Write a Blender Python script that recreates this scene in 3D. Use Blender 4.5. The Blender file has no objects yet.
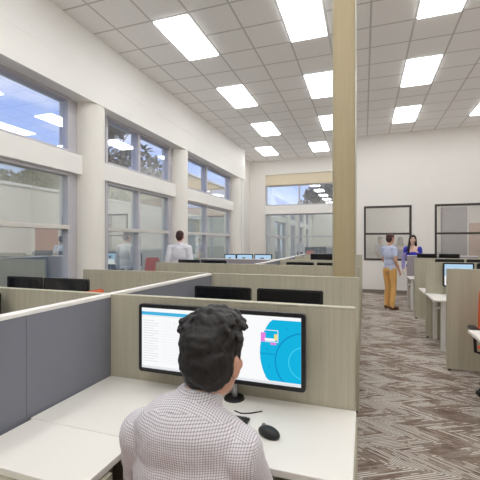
import bpy, bmesh, math, random
from mathutils import Vector, Matrix, noise
random.seed(11)
scene = bpy.context.scene
COL = scene.collection
R = math.radians

# ------------------------------------------------------------------ camera, sky, sun, exposure
cam_d = bpy.data.cameras.new('camera'); cam = bpy.data.objects.new('camera', cam_d); COL.objects.link(cam)
cam.location = (0, 0, 1.56); cam.rotation_euler = (R(90), 0, R(19.0))
cam_d.sensor_width = 36; cam_d.lens = 27.0; cam_d.shift_y = 2/480; cam_d.clip_start = 0.05; cam_d.clip_end = 400
scene.camera = cam
scene.view_settings.view_transform = 'Standard'; scene.view_settings.look = 'None'
scene.view_settings.gamma = 1.0; scene.view_settings.use_curve_mapping = False
scene.view_settings.exposure = 0.47
scene.cycles.max_bounces = 16; scene.cycles.diffuse_bounces = 10; scene.cycles.transparent_max_bounces = 24
PANEL_LIGHT = 6.5      # ceiling panels
ROOM_LIGHT = 5.0       # lamp of the room behind the black-framed windows
SKY = 1.15

world = bpy.data.worlds.new('sky'); scene.world = world; world.use_nodes = True
wt = world.node_tree; wt.nodes.clear()
def wn(t, **k):
    n = wt.nodes.new(t)
    for a, b in k.items(): setattr(n, a, b)
    return n
w_out = wn('ShaderNodeOutputWorld'); w_bg = wn('ShaderNodeBackground'); w_tc = wn('ShaderNodeTexCoord')
w_map = wn('ShaderNodeMapping'); w_map.inputs['Scale'].default_value = (1, 1, 3.0)
w_no = wn('ShaderNodeTexNoise'); w_no.inputs['Scale'].default_value = 2.6; w_no.inputs['Detail'].default_value = 7; w_no.inputs['Roughness'].default_value = .6
w_cr = wn('ShaderNodeValToRGB'); w_cr.color_ramp.elements[0].position = .50; w_cr.color_ramp.elements[1].position = .74
w_sep = wn('ShaderNodeSeparateXYZ'); w_gr = wn('ShaderNodeValToRGB')
e = w_gr.color_ramp.elements; e[0].position = 0; e[0].color = (.52, .67, .95, 1); e[1].position = .5; e[1].color = (.15, .31, .80, 1)
w_mx = wn('ShaderNodeMix', data_type='RGBA')
w_mx.inputs['B'].default_value = (.95, .96, 1.0, 1)
L = wt.links.new
L(w_tc.outputs['Generated'], w_map.inputs['Vector']); L(w_map.outputs['Vector'], w_no.inputs['Vector'])
L(w_no.outputs['Fac'], w_cr.inputs['Fac']); L(w_tc.outputs['Generated'], w_sep.inputs[0]); L(w_sep.outputs['Z'], w_gr.inputs['Fac'])
L(w_gr.outputs['Color'], w_mx.inputs['A']); L(w_cr.outputs['Color'], w_mx.inputs['Factor'])
L(w_mx.outputs['Result'], w_bg.inputs['Color']); w_bg.inputs['Strength'].default_value = SKY
L(w_bg.outputs[0], w_out.inputs['Surface'])
sun_d = bpy.data.lights.new('sun', 'SUN'); sun = bpy.data.objects.new('sun', sun_d); COL.objects.link(sun)
sun_d.energy = 2.4; sun_d.angle = R(1.0); sun_d.color = (1, .95, .88); sun.location = (20, -10, 30); sun.rotation_euler = (R(18), R(52), 0)   # from over the roof, on the right

# ------------------------------------------------------------------ materials
def srgb(r, g, b):
    f = lambda c: (c/255)/12.92 if c/255 <= .04045 else ((c/255+.055)/1.055)**2.4
    return (f(r), f(g), f(b), 1)
class G:
    """small node-graph writer for one material"""
    def __init__(s, name):
        s.m = bpy.data.materials.new(name); s.m.use_nodes = True; s.t = s.m.node_tree
        s.b = s.t.nodes['Principled BSDF']; s.out = s.t.nodes['Material Output']
        s._tc = None
    def n(s, t, **k):
        x = s.t.nodes.new(t)
        for a, b in k.items(): setattr(x, a, b)
        return x
    def put(s, sock, v):
        if hasattr(v, 'is_output'): s.t.links.new(v, sock)
        else: sock.default_value = v
    def math(s, op, a, b=0.0, c=None):
        x = s.n('ShaderNodeMath', operation=op); s.put(x.inputs[0], a); s.put(x.inputs[1], b)
        if c is not None: s.put(x.inputs[2], c)
        return x.outputs[0]
    def coords(s, which='Object'):
        if s._tc is None: s._tc = s.n('ShaderNodeTexCoord')
        return s._tc.outputs[which]
    def xyz(s, v=None):
        x = s.n('ShaderNodeSeparateXYZ'); s.put(x.inputs[0], v if v is not None else s.coords()); return x.outputs
    def comb(s, x, y, z):
        c = s.n('ShaderNodeCombineXYZ'); s.put(c.inputs[0], x); s.put(c.inputs[1], y); s.put(c.inputs[2], z); return c.outputs[0]
    def noise(s, scale, detail=3, rough=.55, sc=(1, 1, 1), vec=None):
        mp = s.n('ShaderNodeMapping'); mp.inputs['Scale'].default_value = sc
        s.put(mp.inputs['Vector'], vec if vec is not None else s.coords())
        x = s.n('ShaderNodeTexNoise'); x.inputs['Scale'].default_value = scale; x.inputs['Detail'].default_value = detail
        x.inputs['Roughness'].default_value = rough; s.put(x.inputs['Vector'], mp.outputs[0]); return x.outputs['Fac']
    def ramp(s, v, stops):
        x = s.n('ShaderNodeValToRGB'); s.put(x.inputs['Fac'], v); e = x.color_ramp.elements
        e[0].position, e[0].color = stops[0]; e[1].position, e[1].color = stops[-1]
        for p, c in stops[1:-1]:
            q = e.new(p); q.color = c
        return x.outputs['Color']
    def mix(s, f, a, b):
        x = s.n('ShaderNodeMix', data_type='RGBA'); s.put(x.inputs['Factor'], f); s.put(x.inputs['A'], a); s.put(x.inputs['B'], b)
        return x.outputs['Result']
    def set(s, **k):
        for a, v in k.items(): s.put(s.b.inputs[a.replace('_', ' ')], v)
        return s.m
    def bump(s, h, strength=.3, dist=.01):
        x = s.n('ShaderNodeBump'); x.inputs['Strength'].default_value = strength; x.inputs['Distance'].default_value = dist
        s.put(x.inputs['Height'], h); s.put(s.b.inputs['Normal'], x.outputs[0])

def plain(name, rgb, rough=.5, metal=0, var=.06, scale=6, sc=(1, 1, 1), bump=0):
    g = G(name); c = srgb(*rgb); d = tuple(x*(1-var*2) for x in c[:3])+(1,)
    f = g.noise(scale, 4, .55, sc)
    g.set(Base_Color=g.mix(f, d, c), Roughness=rough, Metallic=metal)
    if bump: g.bump(f, bump, .004)
    return g.m
MAT = {}
MAT['wall'] = plain('painted_wall', (234, 231, 226), .75, var=.015, scale=3)
MAT['white'] = plain('white_paint', (240, 239, 235), .6, var=.015, scale=3)
MAT['column'] = plain('column_paint', (238, 235, 228), .6, var=.015, scale=3)
MAT['tan'] = plain('tan_panel', (222, 210, 184), .6, var=.03)
MAT['frame'] = plain('window_frame_metal', (192, 190, 196), .45, .0, var=.02)
MAT['transom'] = plain('light_frame_metal', (214, 210, 204), .45, .1, var=.02)
MAT['black_frame'] = plain('black_frame_metal', (62, 57, 54), .5, .1, var=.05)
MAT['base'] = plain('baseboard_vinyl', (138, 130, 120), .6, var=.03)
MAT['black'] = plain('black_plastic', (20, 20, 22), .4, var=.1)
MAT['screen_off'] = plain('dark_screen', (14, 15, 22), .12, var=.1)
MAT['desk'] = plain('white_laminate', (233, 230, 223), .42, var=.01, scale=2)
MAT['metal_white'] = plain('white_metal', (225, 224, 220), .4, .05, var=.02)
MAT['cap'] = plain('cap_trim', (246, 244, 240), .4, .05, var=.02)
MAT['chrome'] = plain('brushed_steel', (170, 170, 172), .28, .9, var=.05)
MAT['orange'] = plain('orange_upholstery', (226, 98, 58), .8, var=.06, scale=60)
MAT['dark_wood'] = plain('dark_stained_shelf', (70, 60, 52), .6)
def wood(name, a, b, rough=.5, f=26):
    g = G(name); n1 = g.noise(f, 5, .6, (1, 1, .035)); n2 = g.noise(f*4, 3, .6, (1, 1, .02))
    v = g.math('ADD', g.math('MULTIPLY', n1, .6), g.math('MULTIPLY', n2, .4))
    g.set(Base_Color=g.ramp(v, [(.3, srgb(*a)), (.7, srgb(*b))]), Roughness=rough); return g.m
MAT['greige'] = wood('greige_laminate', (170, 165, 146), (192, 187, 167), .5)
MAT['cladding'] = wood('column_cladding', (170, 155, 122), (181, 166, 133), .36)
MAT['door_wood'] = wood('door_veneer', (160, 98, 62), (188, 122, 80), .45, 14)
MAT['door_reflected'] = wood('reflected_door_veneer', (186, 150, 132), (204, 172, 154), .5, 12)
g = G('grey_fabric'); f = g.noise(220, 2, .6)
g.set(Base_Color=g.mix(f, srgb(112, 114, 124), srgb(134, 136, 147)), Roughness=.9); g.bump(f, .15, .002); MAT['fabric'] = g.m
g = G('mauve_fabric'); f = g.noise(220, 2, .6)
g.set(Base_Color=g.mix(f, srgb(146, 140, 146), srgb(164, 158, 164)), Roughness=.9); MAT['mauve'] = g.m
# carpet: broken chevron lines over a taupe ground
g = G('chevron_carpet'); y, x, z = g.xyz(); PX, PL_ = .42, .038
tri = g.math('ABSOLUTE', g.math('SUBTRACT', g.math('FRACT', g.math('DIVIDE', x, PX)), .5))
half = g.math('FLOOR', g.math('DIVIDE', x, PX*.5))
yy = g.math('ADD', g.math('ADD', y, g.math('MULTIPLY', tri, .74)), g.math('MULTIPLY', g.noise(10, 2), .006))
lane = g.math('FLOOR', g.math('DIVIDE', yy, PL_)); saw = g.math('FRACT', g.math('DIVIDE', yy, PL_))
def white2(a, b):
    w = g.n('ShaderNodeTexWhiteNoise', noise_dimensions='2D'); g.put(w.inputs['Vector'], g.comb(a, b, 0)); return w.outputs['Value']
r1 = white2(lane, half)
seg = g.math('FLOOR', g.math('DIVIDE', g.math('ADD', x, g.math('MULTIPLY', r1, 3.7)), .095)); r2 = white2(g.math('ADD', lane, .5), seg)
wid = g.math('ADD', .30, g.math('MULTIPLY', r1, .28))
line = g.math('LESS_THAN', saw, wid); thin = g.math('LESS_THAN', g.math('FRACT', g.math('MULTIPLY', saw, 3)), .4)
patch = g.noise(2.1, 3, .62, (1.0, 1.0, 1)); blk = white2(g.math('FLOOR', g.math('DIVIDE', yy, .19)), half)
score = g.math('ADD', g.math('ADD', g.math('MULTIPLY', r2, .30), g.math('MULTIPLY', patch, 1.0)), g.math('MULTIPLY', blk, .26))
keep = g.math('GREATER_THAN', score, .77); faint = g.math('GREATER_THAN', score, .66)
amt = g.math('MAXIMUM', g.math('MULTIPLY', line, keep), g.math('MULTIPLY', g.math('MULTIPLY', thin, faint), .38))
fine = g.noise(150, 2, .7); med = g.noise(6, 4, .65, (1, 1.8, 1)); yarn = white2(g.math('FLOOR', g.math('DIVIDE', yy, .0125)), g.math('FLOOR', g.math('DIVIDE', x, .05)))
ground = g.ramp(g.math('ADD', g.math('ADD', g.math('MULTIPLY', med, .6), g.math('MULTIPLY', fine, .2)), g.math('MULTIPLY', yarn, .2)), [(.30, srgb(84, 66, 55)), (.5, srgb(118, 100, 88)), (.70, srgb(150, 137, 125))])
light = g.mix(fine, srgb(196, 190, 180), srgb(224, 220, 211))
g.set(Base_Color=g.mix(g.math('MULTIPLY', amt, .92), ground, light), Roughness=.95); g.bump(fine, .3, .004); MAT['carpet'] = g.m
# ceiling tiles: 2 ft grid with dull tee bars
TX, TX0, TY, TY0 = .617, -2.99, .6137, 4.62
g = G('ceiling_tiles'); x, y, z = g.xyz()
def tee(v, off, per, w):
    fr = g.math('FRACT', g.math('DIVIDE', g.math('SUBTRACT', v, off), per))
    d = g.math('ABSOLUTE', g.math('SUBTRACT', fr, .5)); return g.math('GREATER_THAN', d, .5-w/per)
t_ = g.math('MAXIMUM', tee(x, TX0, TX, .014), tee(y, TY0, TY, .014))
sp = g.noise(180, 3, .7)
tile = g.mix(g.math('MULTIPLY', sp, .4), srgb(249, 248, 247), srgb(238, 237, 236))
g.set(Base_Color=g.mix(t_, tile, srgb(205, 203, 201)), Roughness=.9); MAT['ceiling'] = g.m
def emit(name, rgb, s):
    g = G(name); em = g.n('ShaderNodeEmission'); em.inputs[0].default_value = rgb; em.inputs[1].default_value = s
    g.t.links.new(em.outputs[0], g.out.inputs[0]); return g.m
MAT['lamp'] = emit('lit_diffuser', (.985, .99, 1, 1), PANEL_LIGHT)
MAT['lamp2'] = emit('lit_room_lamp', (1, .97, .93, 1), ROOM_LIGHT)
def glass(name, fac, tint=(1, 1, 1, 1), rtint=(1, 1, 1, 1), rough=0.0):
    g = G(name); tr = g.n('ShaderNodeBsdfTransparent'); gl = g.n('ShaderNodeBsdfGlossy'); mx = g.n('ShaderNodeMixShader')
    tr.inputs[0].default_value = tint; gl.inputs['Color'].default_value = rtint; gl.inputs['Roughness'].default_value = rough
    mx.inputs[0].default_value = fac
    g.t.links.new(tr.outputs[0], mx.inputs[1]); g.t.links.new(gl.outputs[0], mx.inputs[2]); g.t.links.new(mx.outputs[0], g.out.inputs[0]); return g.m
MAT['glass'] = glass('coated_window_glass', .42, (.96, .96, .96, 1), (.92, .98, .92, 1))
MAT['glass_up'] = glass('clerestory_glass', .26, (.96, .97, 1, 1), (.95, .97, 1, 1))
MAT['glass_in'] = glass('interior_window_glass', .2, (.86, .87, .87, 1), (.9, .9, .9, 1))
MAT['skin'] = plain('skin', (214, 164, 138), .55, var=.04, scale=20)
MAT['skin_pale'] = plain('pale_skin', (232, 196, 178), .55, var=.03, scale=20)
MAT['hair_black'] = plain('black_hair', (30, 26, 25), .55, var=.3, scale=70, sc=(1, 1, .15), bump=.5)
MAT['hair_brown'] = plain('brown_hair', (66, 36, 34), .6, var=.15, scale=90)
MAT['hair_dark'] = plain('dark_hair', (34, 24, 24), .5, var=.2, scale=90)
MAT['eye'] = plain('eye_dark', (40, 30, 28), .3); MAT['lip'] = plain('lips', (176, 84, 84), .5); MAT['brow'] = plain('eyebrow', (50, 36, 32), .7)
MAT['tee'] = plain('blue_grey_jersey', (190, 198, 222), .85, var=.05, scale=12)
MAT['mustard'] = plain('mustard_cotton', (230, 180, 108), .85, var=.06, scale=10)
MAT['dress'] = plain('royal_blue_cloth', (58, 62, 196), .7, var=.05, scale=10)
MAT['lavender'] = plain('lavender_cloth', (160, 152, 204), .8, var=.05, scale=10)
MAT['white_shirt'] = plain('white_shirt_cotton', (232, 232, 240), .8, var=.03, scale=10)
MAT['navy'] = plain('dark_trousers', (52, 54, 66), .85, var=.06, scale=10)
MAT['brown_leather'] = plain('brown_leather', (104, 62, 42), .5)
MAT['black_leather'] = plain('black_leather', (28, 26, 26), .45)
# small windowpane check shirt
g = G('checked_shirt'); P = .0066
wv = g.n('ShaderNodeMapping'); wob_ = g.n('ShaderNodeTexNoise'); wob_.inputs['Scale'].default_value = 6; wob_.inputs['Detail'].default_value = 1
g.put(wob_.inputs['Vector'], g.coords()); va = g.n('ShaderNodeVectorMath', operation='MULTIPLY_ADD'); g.put(va.inputs[0], wob_.outputs['Color']); va.inputs[1].default_value = (.02, .02, .02); g.put(va.inputs[2], g.coords())
x, y, z = g.xyz(va.outputs[0]); geo = g.n('ShaderNodeNewGeometry'); nx, ny, nz = [g.math('ABSOLUTE', q_) for q_ in g.xyz(geo.outputs['Normal'])]
def ln(v): return g.math('LESS_THAN', g.math('FRACT', g.math('DIVIDE', v, P)), .34)
top_ = g.math('GREATER_THAN', nz, .72); side_ = g.math('MULTIPLY', g.math('GREATER_THAN', nx, .76), g.math('SUBTRACT', 1, top_))
def pick(f, a, b): return g.math('ADD', g.math('MULTIPLY', f, a), g.math('MULTIPLY', g.math('SUBTRACT', 1, f), b))
u = pick(side_, y, x); v = pick(top_, y, z)
k = g.math('ADD', g.math('MULTIPLY', ln(u), .5), g.math('MULTIPLY', ln(v), .5))
g.set(Base_Color=g.mix(k, srgb(226, 223, 226), srgb(142, 134, 146)), Roughness=.85)
g.bump(g.noise(11, 3, .6), .35, .03); MAT['check'] = g.m
# outdoors
MAT['leaf'] = plain('leaves', (56, 62, 48), .7, var=.25, scale=4); MAT['bark'] = plain('bark', (86, 72, 60), .9, var=.2, scale=12)
MAT['grass'] = plain('lawn', (112, 122, 84), .95, var=.15, scale=2)
MAT['stone'] = plain('tan_stone', (196, 176, 138), .8, var=.06, scale=3)
MAT['backdrop'] = plain('backdrop_render', (190, 184, 174), .9, var=.05, scale=1.5)
MAT['facade'] = plain('pale_facade', (206, 202, 196), .8, var=.04)
MAT['far_glass'] = plain('far_window_glass', (62, 72, 84), .15)
g = G('red_brick'); br = g.n('ShaderNodeTexBrick'); br.inputs['Color1'].default_value = srgb(132, 74, 60); br.inputs['Color2'].default_value = srgb(112, 62, 54)
br.inputs['Mortar'].default_value = srgb(150, 130, 118); br.inputs['Scale'].default_value = 4
xx, yy_, zz = g.xyz(); g.put(br.inputs['Vector'], g.comb(g.math('ADD', xx, yy_), zz, 0)); g.set(Base_Color=br.outputs['Color'], Roughness=.9); MAT['brick'] = g.m

# ------------------------------------------------------------------ mesh helpers
class MB:
    def __init__(s): s.bm = bmesh.new()
    def box(s, c, d, bev=0, seg=2, rz=0, mi=0):
        r = bmesh.ops.create_cube(s.bm, size=1)
        vs = r['verts']; m = Matrix.Translation(c) @ Matrix.Rotation(rz, 4, 'Z') @ Matrix.Diagonal((*d, 1))
        bmesh.ops.transform(s.bm, matrix=m, verts=vs)
        es = list({e for v in vs for e in v.link_edges})
        for f in {f for v in vs for f in v.link_faces}: f.material_index = mi
        if bev:
            rr = bmesh.ops.bevel(s.bm, geom=es, offset=bev, segments=seg, affect='EDGES', profile=.5)
            for f in rr['faces']: f.material_index = mi
        return s
    def b2(s, x0, x1, y0, y1, z0, z1, bev=0, seg=2, mi=0):
        return s.box(((x0+x1)/2, (y0+y1)/2, (z0+z1)/2), (x1-x0, y1-y0, z1-z0), bev, seg, 0, mi)
    def cone(s, p0, r0, p1, r1, seg=16, caps=True):
        p0, p1 = Vector(p0), Vector(p1); d = p1-p0
        q = d.to_track_quat('Z', 'Y').to_matrix().to_4x4()
        m = Matrix.Translation((p0+p1)/2) @ q
        bmesh.ops.create_cone(s.bm, cap_ends=caps, segments=seg, radius1=r0, radius2=r1, depth=d.length, matrix=m); return s
    def ball(s, c, r, rot=None, seg=16):
        if not hasattr(r, '__len__'): r = (r, r, r)
        m = Matrix.Translation(c) @ (rot.to_4x4() if rot else Matrix.Identity(4)) @ Matrix.Diagonal((*r, 1))
        bmesh.ops.create_uvsphere(s.bm, u_segments=seg, v_segments=max(6, seg//2), radius=1, matrix=m); return s
    def cap(s, p0, r0, p1, r1, seg=14):
        s.cone(p0, r0, p1, r1, seg); s.ball(p0, r0, seg=seg); s.ball(p1, r1, seg=seg); return s
    def tube(s, pts, r, seg=8):
        pts = [Vector(p) for p in pts]; rings = []
        for i, p in enumerate(pts):
            t = (pts[min(i+1, len(pts)-1)]-pts[max(i-1, 0)]).normalized(); q = t.to_track_quat('Z', 'Y')
            rings.append([s.bm.verts.new(p+q @ Vector((r*math.cos(2*math.pi*k/seg), r*math.sin(2*math.pi*k/seg), 0))) for k in range(seg)])
        for a, b in zip(rings, rings[1:]):
            for k in range(seg): s.bm.faces.new((a[k], a[(k+1) % seg], b[(k+1) % seg], b[k]))
        s.bm.faces.new(rings[0][::-1]); s.bm.faces.new(rings[-1]); return s
    def prism(s, pts, axis, a, b, mi=0):
        """extrude a 2-D outline; axis 'y': pts are (x,z); 'z': (x,y); 'x': (y,z)"""
        f = {'y': lambda p, t: (p[0], t, p[1]), 'z': lambda p, t: (p[0], p[1], t), 'x': lambda p, t: (t, p[0], p[1])}[axis]
        A = [s.bm.verts.new(f(p, a)) for p in pts]; B = [s.bm.verts.new(f(p, b)) for p in pts]; n = len(pts); fs = []
        fs.append(s.bm.faces.new(A)); fs.append(s.bm.faces.new(B[::-1]))
        for i in range(n): fs.append(s.bm.faces.new((A[i], B[i], B[(i+1) % n], A[(i+1) % n])))
        for x in fs: x.material_index = mi
        return s
    def build(s, name, mat, parent=None, loc=(0, 0, 0), smooth=None):
        bmesh.ops.recalc_face_normals(s.bm, faces=s.bm.faces[:])
        me = bpy.data.meshes.new(name); s.bm.to_mesh(me); s.bm.free()
        for m in (mat if isinstance(mat, (list, tuple)) else [mat]): me.materials.append(MAT[m] if isinstance(m, str) else m)
        if smooth is not None:
            me.polygons.foreach_set('use_smooth', [True]*len(me.polygons))
            if smooth < 180: me.set_sharp_from_angle(angle=R(smooth))
        o = bpy.data.objects.new(name, me); COL.objects.link(o); o.location = loc
        if parent: o.parent = parent
        return o
def rrect(x0, x1, y0, y1, r, n=5):
    p = []
    for cx, cy, a in ((x1-r, y1-r, 0), (x0+r, y1-r, 90), (x0+r, y0+r, 180), (x1-r, y0+r, 270)):
        for k in range(n+1): t = R(a+90*k/n); p.append((cx+r*math.cos(t), cy+r*math.sin(t)))
    return p
def tag(o, label, cat, group=None, kind=None):
    o['label'] = label; o['category'] = cat
    if group: o['group'] = group
    if kind: o['kind'] = kind
    return o
def thing(name, label, cat, loc=(0, 0, 0), rz=0, group=None):
    o = bpy.data.objects.new(name, None); COL.objects.link(o); o.empty_display_size = .1
    o.location = loc; o.rotation_euler = (0, 0, rz); return tag(o, label, cat, group)
def struct(name, mb, mat, label=None, cat=None, smooth=None, parent=None):
    o = mb.build(name, mat, parent, smooth=smooth)
    if not parent: o['kind'] = 'structure'
    if label: o['label'] = label; o['category'] = cat
    return o
def dup(root, loc, rz, label, group=None):
    r = root.copy(); COL.objects.link(r); r.location = loc; r.rotation_euler = (0, 0, rz); r['label'] = label
    if group: r['group'] = group
    for ch in list(root.children):
        c = ch.copy(); COL.objects.link(c); c.parent = r
        for g2 in list(ch.children):
            d = g2.copy(); COL.objects.link(d); d.parent = c
    return r
# ------------------------------------------------------------------ room shell
XL, XR, YB, YN, YR, ZC = -4.03, 4.9, 14.1, 11.77, -3.0, 4.84
struct('floor', MB().b2(-4.6, XR+.1, YR-.1, YB+.1, -.12, 0), 'carpet', 'taupe carpet with broken light chevron lines', 'floor')
struct('ceiling', MB().b2(-4.6, XR+.1, YR-.1, YB+.1, ZC, ZC+.1), 'ceiling', 'grey suspended ceiling of square tiles', 'ceiling')
struct('wall_right', MB().b2(XR, XR+.12, YR-.1, YN+.12, 0, ZC), 'wall')
struct('wall_behind', MB().b2(-4.6, XR+.12, YR-.12, YR, 0, ZC), 'wall')
# left window wall: soffit, spandrels, sill, columns
struct('wall_left_soffit', MB().b2(-4.55, XL, YR, 12.26, 4.205, ZC).b2(-4.55, XL+.004, YR, 12.262, 3.77, 4.2), 'white', 'deep white soffit running above the left windows', 'soffit')
colY = [-1.1, 1.87, 4.79, 7.77, 11.75]
for i, (a, b) in enumerate(zip(colY, colY[1:])):
    struct('wall_left_spandrel', MB().b2(-4.5, -4.2, a, b, 2.62, 2.92, .008), 'white')
    struct('wall_left_sill', MB().b2(-4.5, -4.22, a, b, 0, .3, .008), 'white')
for y in colY:
    struct('trim_window_column', MB().cone((-4.275, y, 0), .243, (-4.275, y, 3.772), .243, 48), 'column', smooth=40)
struct('wall_left_end', MB().b2(-4.55, -4.15, 11.75, 12.0, 0, 3.775).b2(-4.55, -4.07, 12.0, 12.258, 0, 3.775), 'white')
struct('wall_left', MB().b2(-4.6, -4.42, 12.2, YB+.1, 0, ZC).b2(-4.6, -4.45, YR, colY[0], 0, ZC), 'wall')
# windows of the left wall
wi = [0]
def window(y0, y1, z0, z1, mull, transom, label, X=-4.345):
    wi[0] += 1
    m = MB(); d = .09; w = .30; g_ = 'glass_up' if z0 > 2 else 'glass'
    for a_, b_, e_ in ((y0, y0+w, 1), (y1-w, y1, -1)):               # broad side posts with a raised stop beside the glass
        m.b2(X-d, X+.045, a_, b_, z0, z1, .004); c_ = b_ if e_ > 0 else a_
        m.b2(X-d, X+d-.01, c_-.035-.02*e_, c_+.035-.02*e_, z0+.001, z1-.001, .004)
    m.b2(X-d, X+d, y0+w, y1-w, z1-.05, z1, .004).b2(X-d, X+d, y0+w, y1-w, z0, z0+.05, .004)
    for c in mull: m.b2(X-d, X+d, c-.034, c+.034, z0+.05, z1-.05, .004)
    o = struct('window_%d' % wi[0], m, 'frame', label, 'window')
    if transom: MB().b2(X-.085, X+d+.012, y0+w, y1-w, transom-.032, transom+.032, .004).build('transom', 'transom', o)
    MB().b2(X+.016, X+.026, y0+w-.01, y1-w+.01, z0+.04, z1-.04).build('pane', g_, o)
    return o
bays = [(-1.1, 1.87, [.4]), (1.87, 4.79, [3.1]), (4.79, 7.77, [6.17]), (7.77, 11.75, [9.45])]
names = ['behind the camera', 'nearest the camera', 'in the middle bay between the two round columns', 'in the far bay beyond the second round column']
for (a, b, mu), nm in zip(bays, names):
    a += .14; b -= .14
    window(a, b, 2.92, 3.77, mu, None, 'clerestory window showing sky, '+nm)
    window(a, b, .3, 2.62, mu, 1.785, 'tall reflective window with a pale transom, '+nm)
# far wall (left part) with its window opening
ox0, ox1 = -3.78, -.98
struct('wall_far', MB().b2(-4.5, ox0, YB, YB+.3, 0, ZC).b2(ox1, -.4, YB, YB+.3, 0, ZC).b2(ox0, ox1, YB, YB+.3, 4.26, ZC).b2(ox0, ox1, YB, YB+.3, 0, .3), 'wall')
struct('trim_far_header', MB().b2(ox0, ox1, YB+.05, YB+.3, 3.84, 4.26), 'tan')
struct('trim_far_spandrel', MB().b2(ox0, ox1, YB+.02, YB+.3, 2.68, 3.01), 'white')
def back_window(n, x0, x1, y, z0, z1, vs, hs, fr, gl, w, d, label, tr=None):
    m = MB()
    m.b2(x0, x0+w, y, y+d, z0, z1, .004).b2(x1-w, x1, y, y+d, z0, z1, .004).b2(x0+w, x1-w, y, y+d, z1-w, z1, .004).b2(x0+w, x1-w, y, y+d, z0, z0+w, .004)
    for v in vs: m.b2(v-w*.55, v+w*.55, y, y+d, z0+w, z1-w, .004)
    o = struct('window_%d' % n, m, fr, label, 'window')
    for h in hs: MB().b2(x0+w, x1-w, y-.006, y+d-.01, h-w*.5, h+w*.5, .004).build('transom', tr or fr, o)
    MB().b2(x0+w-.01, x1-w+.01, y+d*.45, y+d*.45+.01, z0+w-.01, z1-w+.01).build('pane', gl, o)
    return o
back_window(9, ox0, ox1, YB+.1, 3.01, 3.84, [-2.42], [], 'frame', 'glass_up', .05, .1, 'clerestory window high in the far wall')
back_window(10, ox0, ox1, YB+.1, .3, 2.68, [-2.42], [1.785], 'frame', 'glass', .05, .1, 'tall window low in the far wall', 'frame')
# far wall (right part, nearer) with black framed windows and a wooden door
wA, wB, dr = (0.0, 1.34), (1.95, 3.25), (3.45, 4.75)
m = MB(); T = .12
xs = [-.5, wA[0], wA[1], wB[0], wB[1], dr[0], dr[1], XR+.12]
m.b2(xs[0], xs[1], YN, YN+T, 0, ZC).b2(xs[2], xs[3], YN, YN+T, 0, ZC).b2(xs[4], xs[5], YN, YN+T, 0, ZC).b2(xs[6], xs[7], YN, YN+T, 0, ZC)
for a, b in (wA, wB): m.b2(a, b, YN, YN+T, 0, 1.0).b2(a, b, YN, YN+T, 2.66, ZC)
m.b2(dr[0], dr[1], YN, YN+T, 2.16, ZC)
struct('wall_back', m, 'wall')
struct('wall_corner', MB().b2(-.5, -.38, YN+T, YB+.3, 0, ZC), 'wall')
back_window(11, *wA, YN-.02, 1.0, 2.66, [], [1.81], 'black_frame', 'glass_in', .055, .16, 'black framed interior window behind the talking man and woman')
back_window(12, *wB, YN-.02, 1.0, 2.66, [], [1.81], 'black_frame', 'glass_in', .055, .16, 'black framed interior window above the right-hand desks')
for a, b in ((-.52, dr[0]), (dr[1], XR)):
    struct('baseboard_back', MB().b2(a, b, YN-.014, YN, 0, .11, .003), 'base')
struct('baseboard_right', MB().b2(XR-.014, XR, YR, YN, 0, .11, .003), 'base')
d = struct('door_1', MB().b2(dr[0]+.01, 4.095, YN+.02, YN+.065, .01, 2.15, .003).b2(4.105, dr[1]-.01, YN+.02, YN+.065, .01, 2.15, .003), 'door_wood', 'double wooden door in the back wall', 'door')
for x in (4.03, 4.17): MB().tube([(x, YN+.02, .95), (x, YN-.03, .95), (x, YN-.03, 1.25), (x, YN+.02, 1.25)], .011).build('handle', 'chrome', d, smooth=50)
# the lit room behind those windows
struct('wall_back_room', MB().b2(-.38, XR+.1, YN+2.2, YN+2.3, 0, 3.0).b2(XR, XR+.1, YN+T, YN+2.2, 0, 3.0).b2(-.38, XR+.1, YN+T, YN+2.3, 3.0, 3.1).b2(-.38, XR+.1, YN+T, YN+2.3, -.1, 0), 'wall')
struct('trim_reflection_panel', MB().b2(2.5, 3.27, YN+2.12, YN+2.2, 0, 2.75), 'mauve')  # added board imitating a grey reflection in the right window glass
struct('door_reflection', MB().b2(3.35, 4.25, YN+2.15, YN+2.2, 0, 2.2, .004), 'door_reflected', 'pale wooden door added as a reflection in the right black framed window', 'door')  # added door imitating the pinkish reflection beside it in the glass
t = thing('ceiling_light', 'lit ceiling panel inside the room behind the black framed windows', 'light', (2.2, YN+1.1, 2.985))
MB().b2(-1.6, 1.6, -.3, .3, -.01, 0).build('diffuser', 'lamp2', t)
# timber clad column among the cubicles
struct('trim_clad_column', MB().b2(-.287, -.085, 3.7, 4.3, 0, ZC, .004), 'cladding', 'tan timber clad column rising through the cubicles to the ceiling', 'column')
struct('trim_column_edge', MB().b2(-.297, -.287, 3.692, 4.3, 0, ZC, .002).b2(-.085, -.079, 3.692, 4.3, 0, ZC, .002), 'greige')

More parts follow.
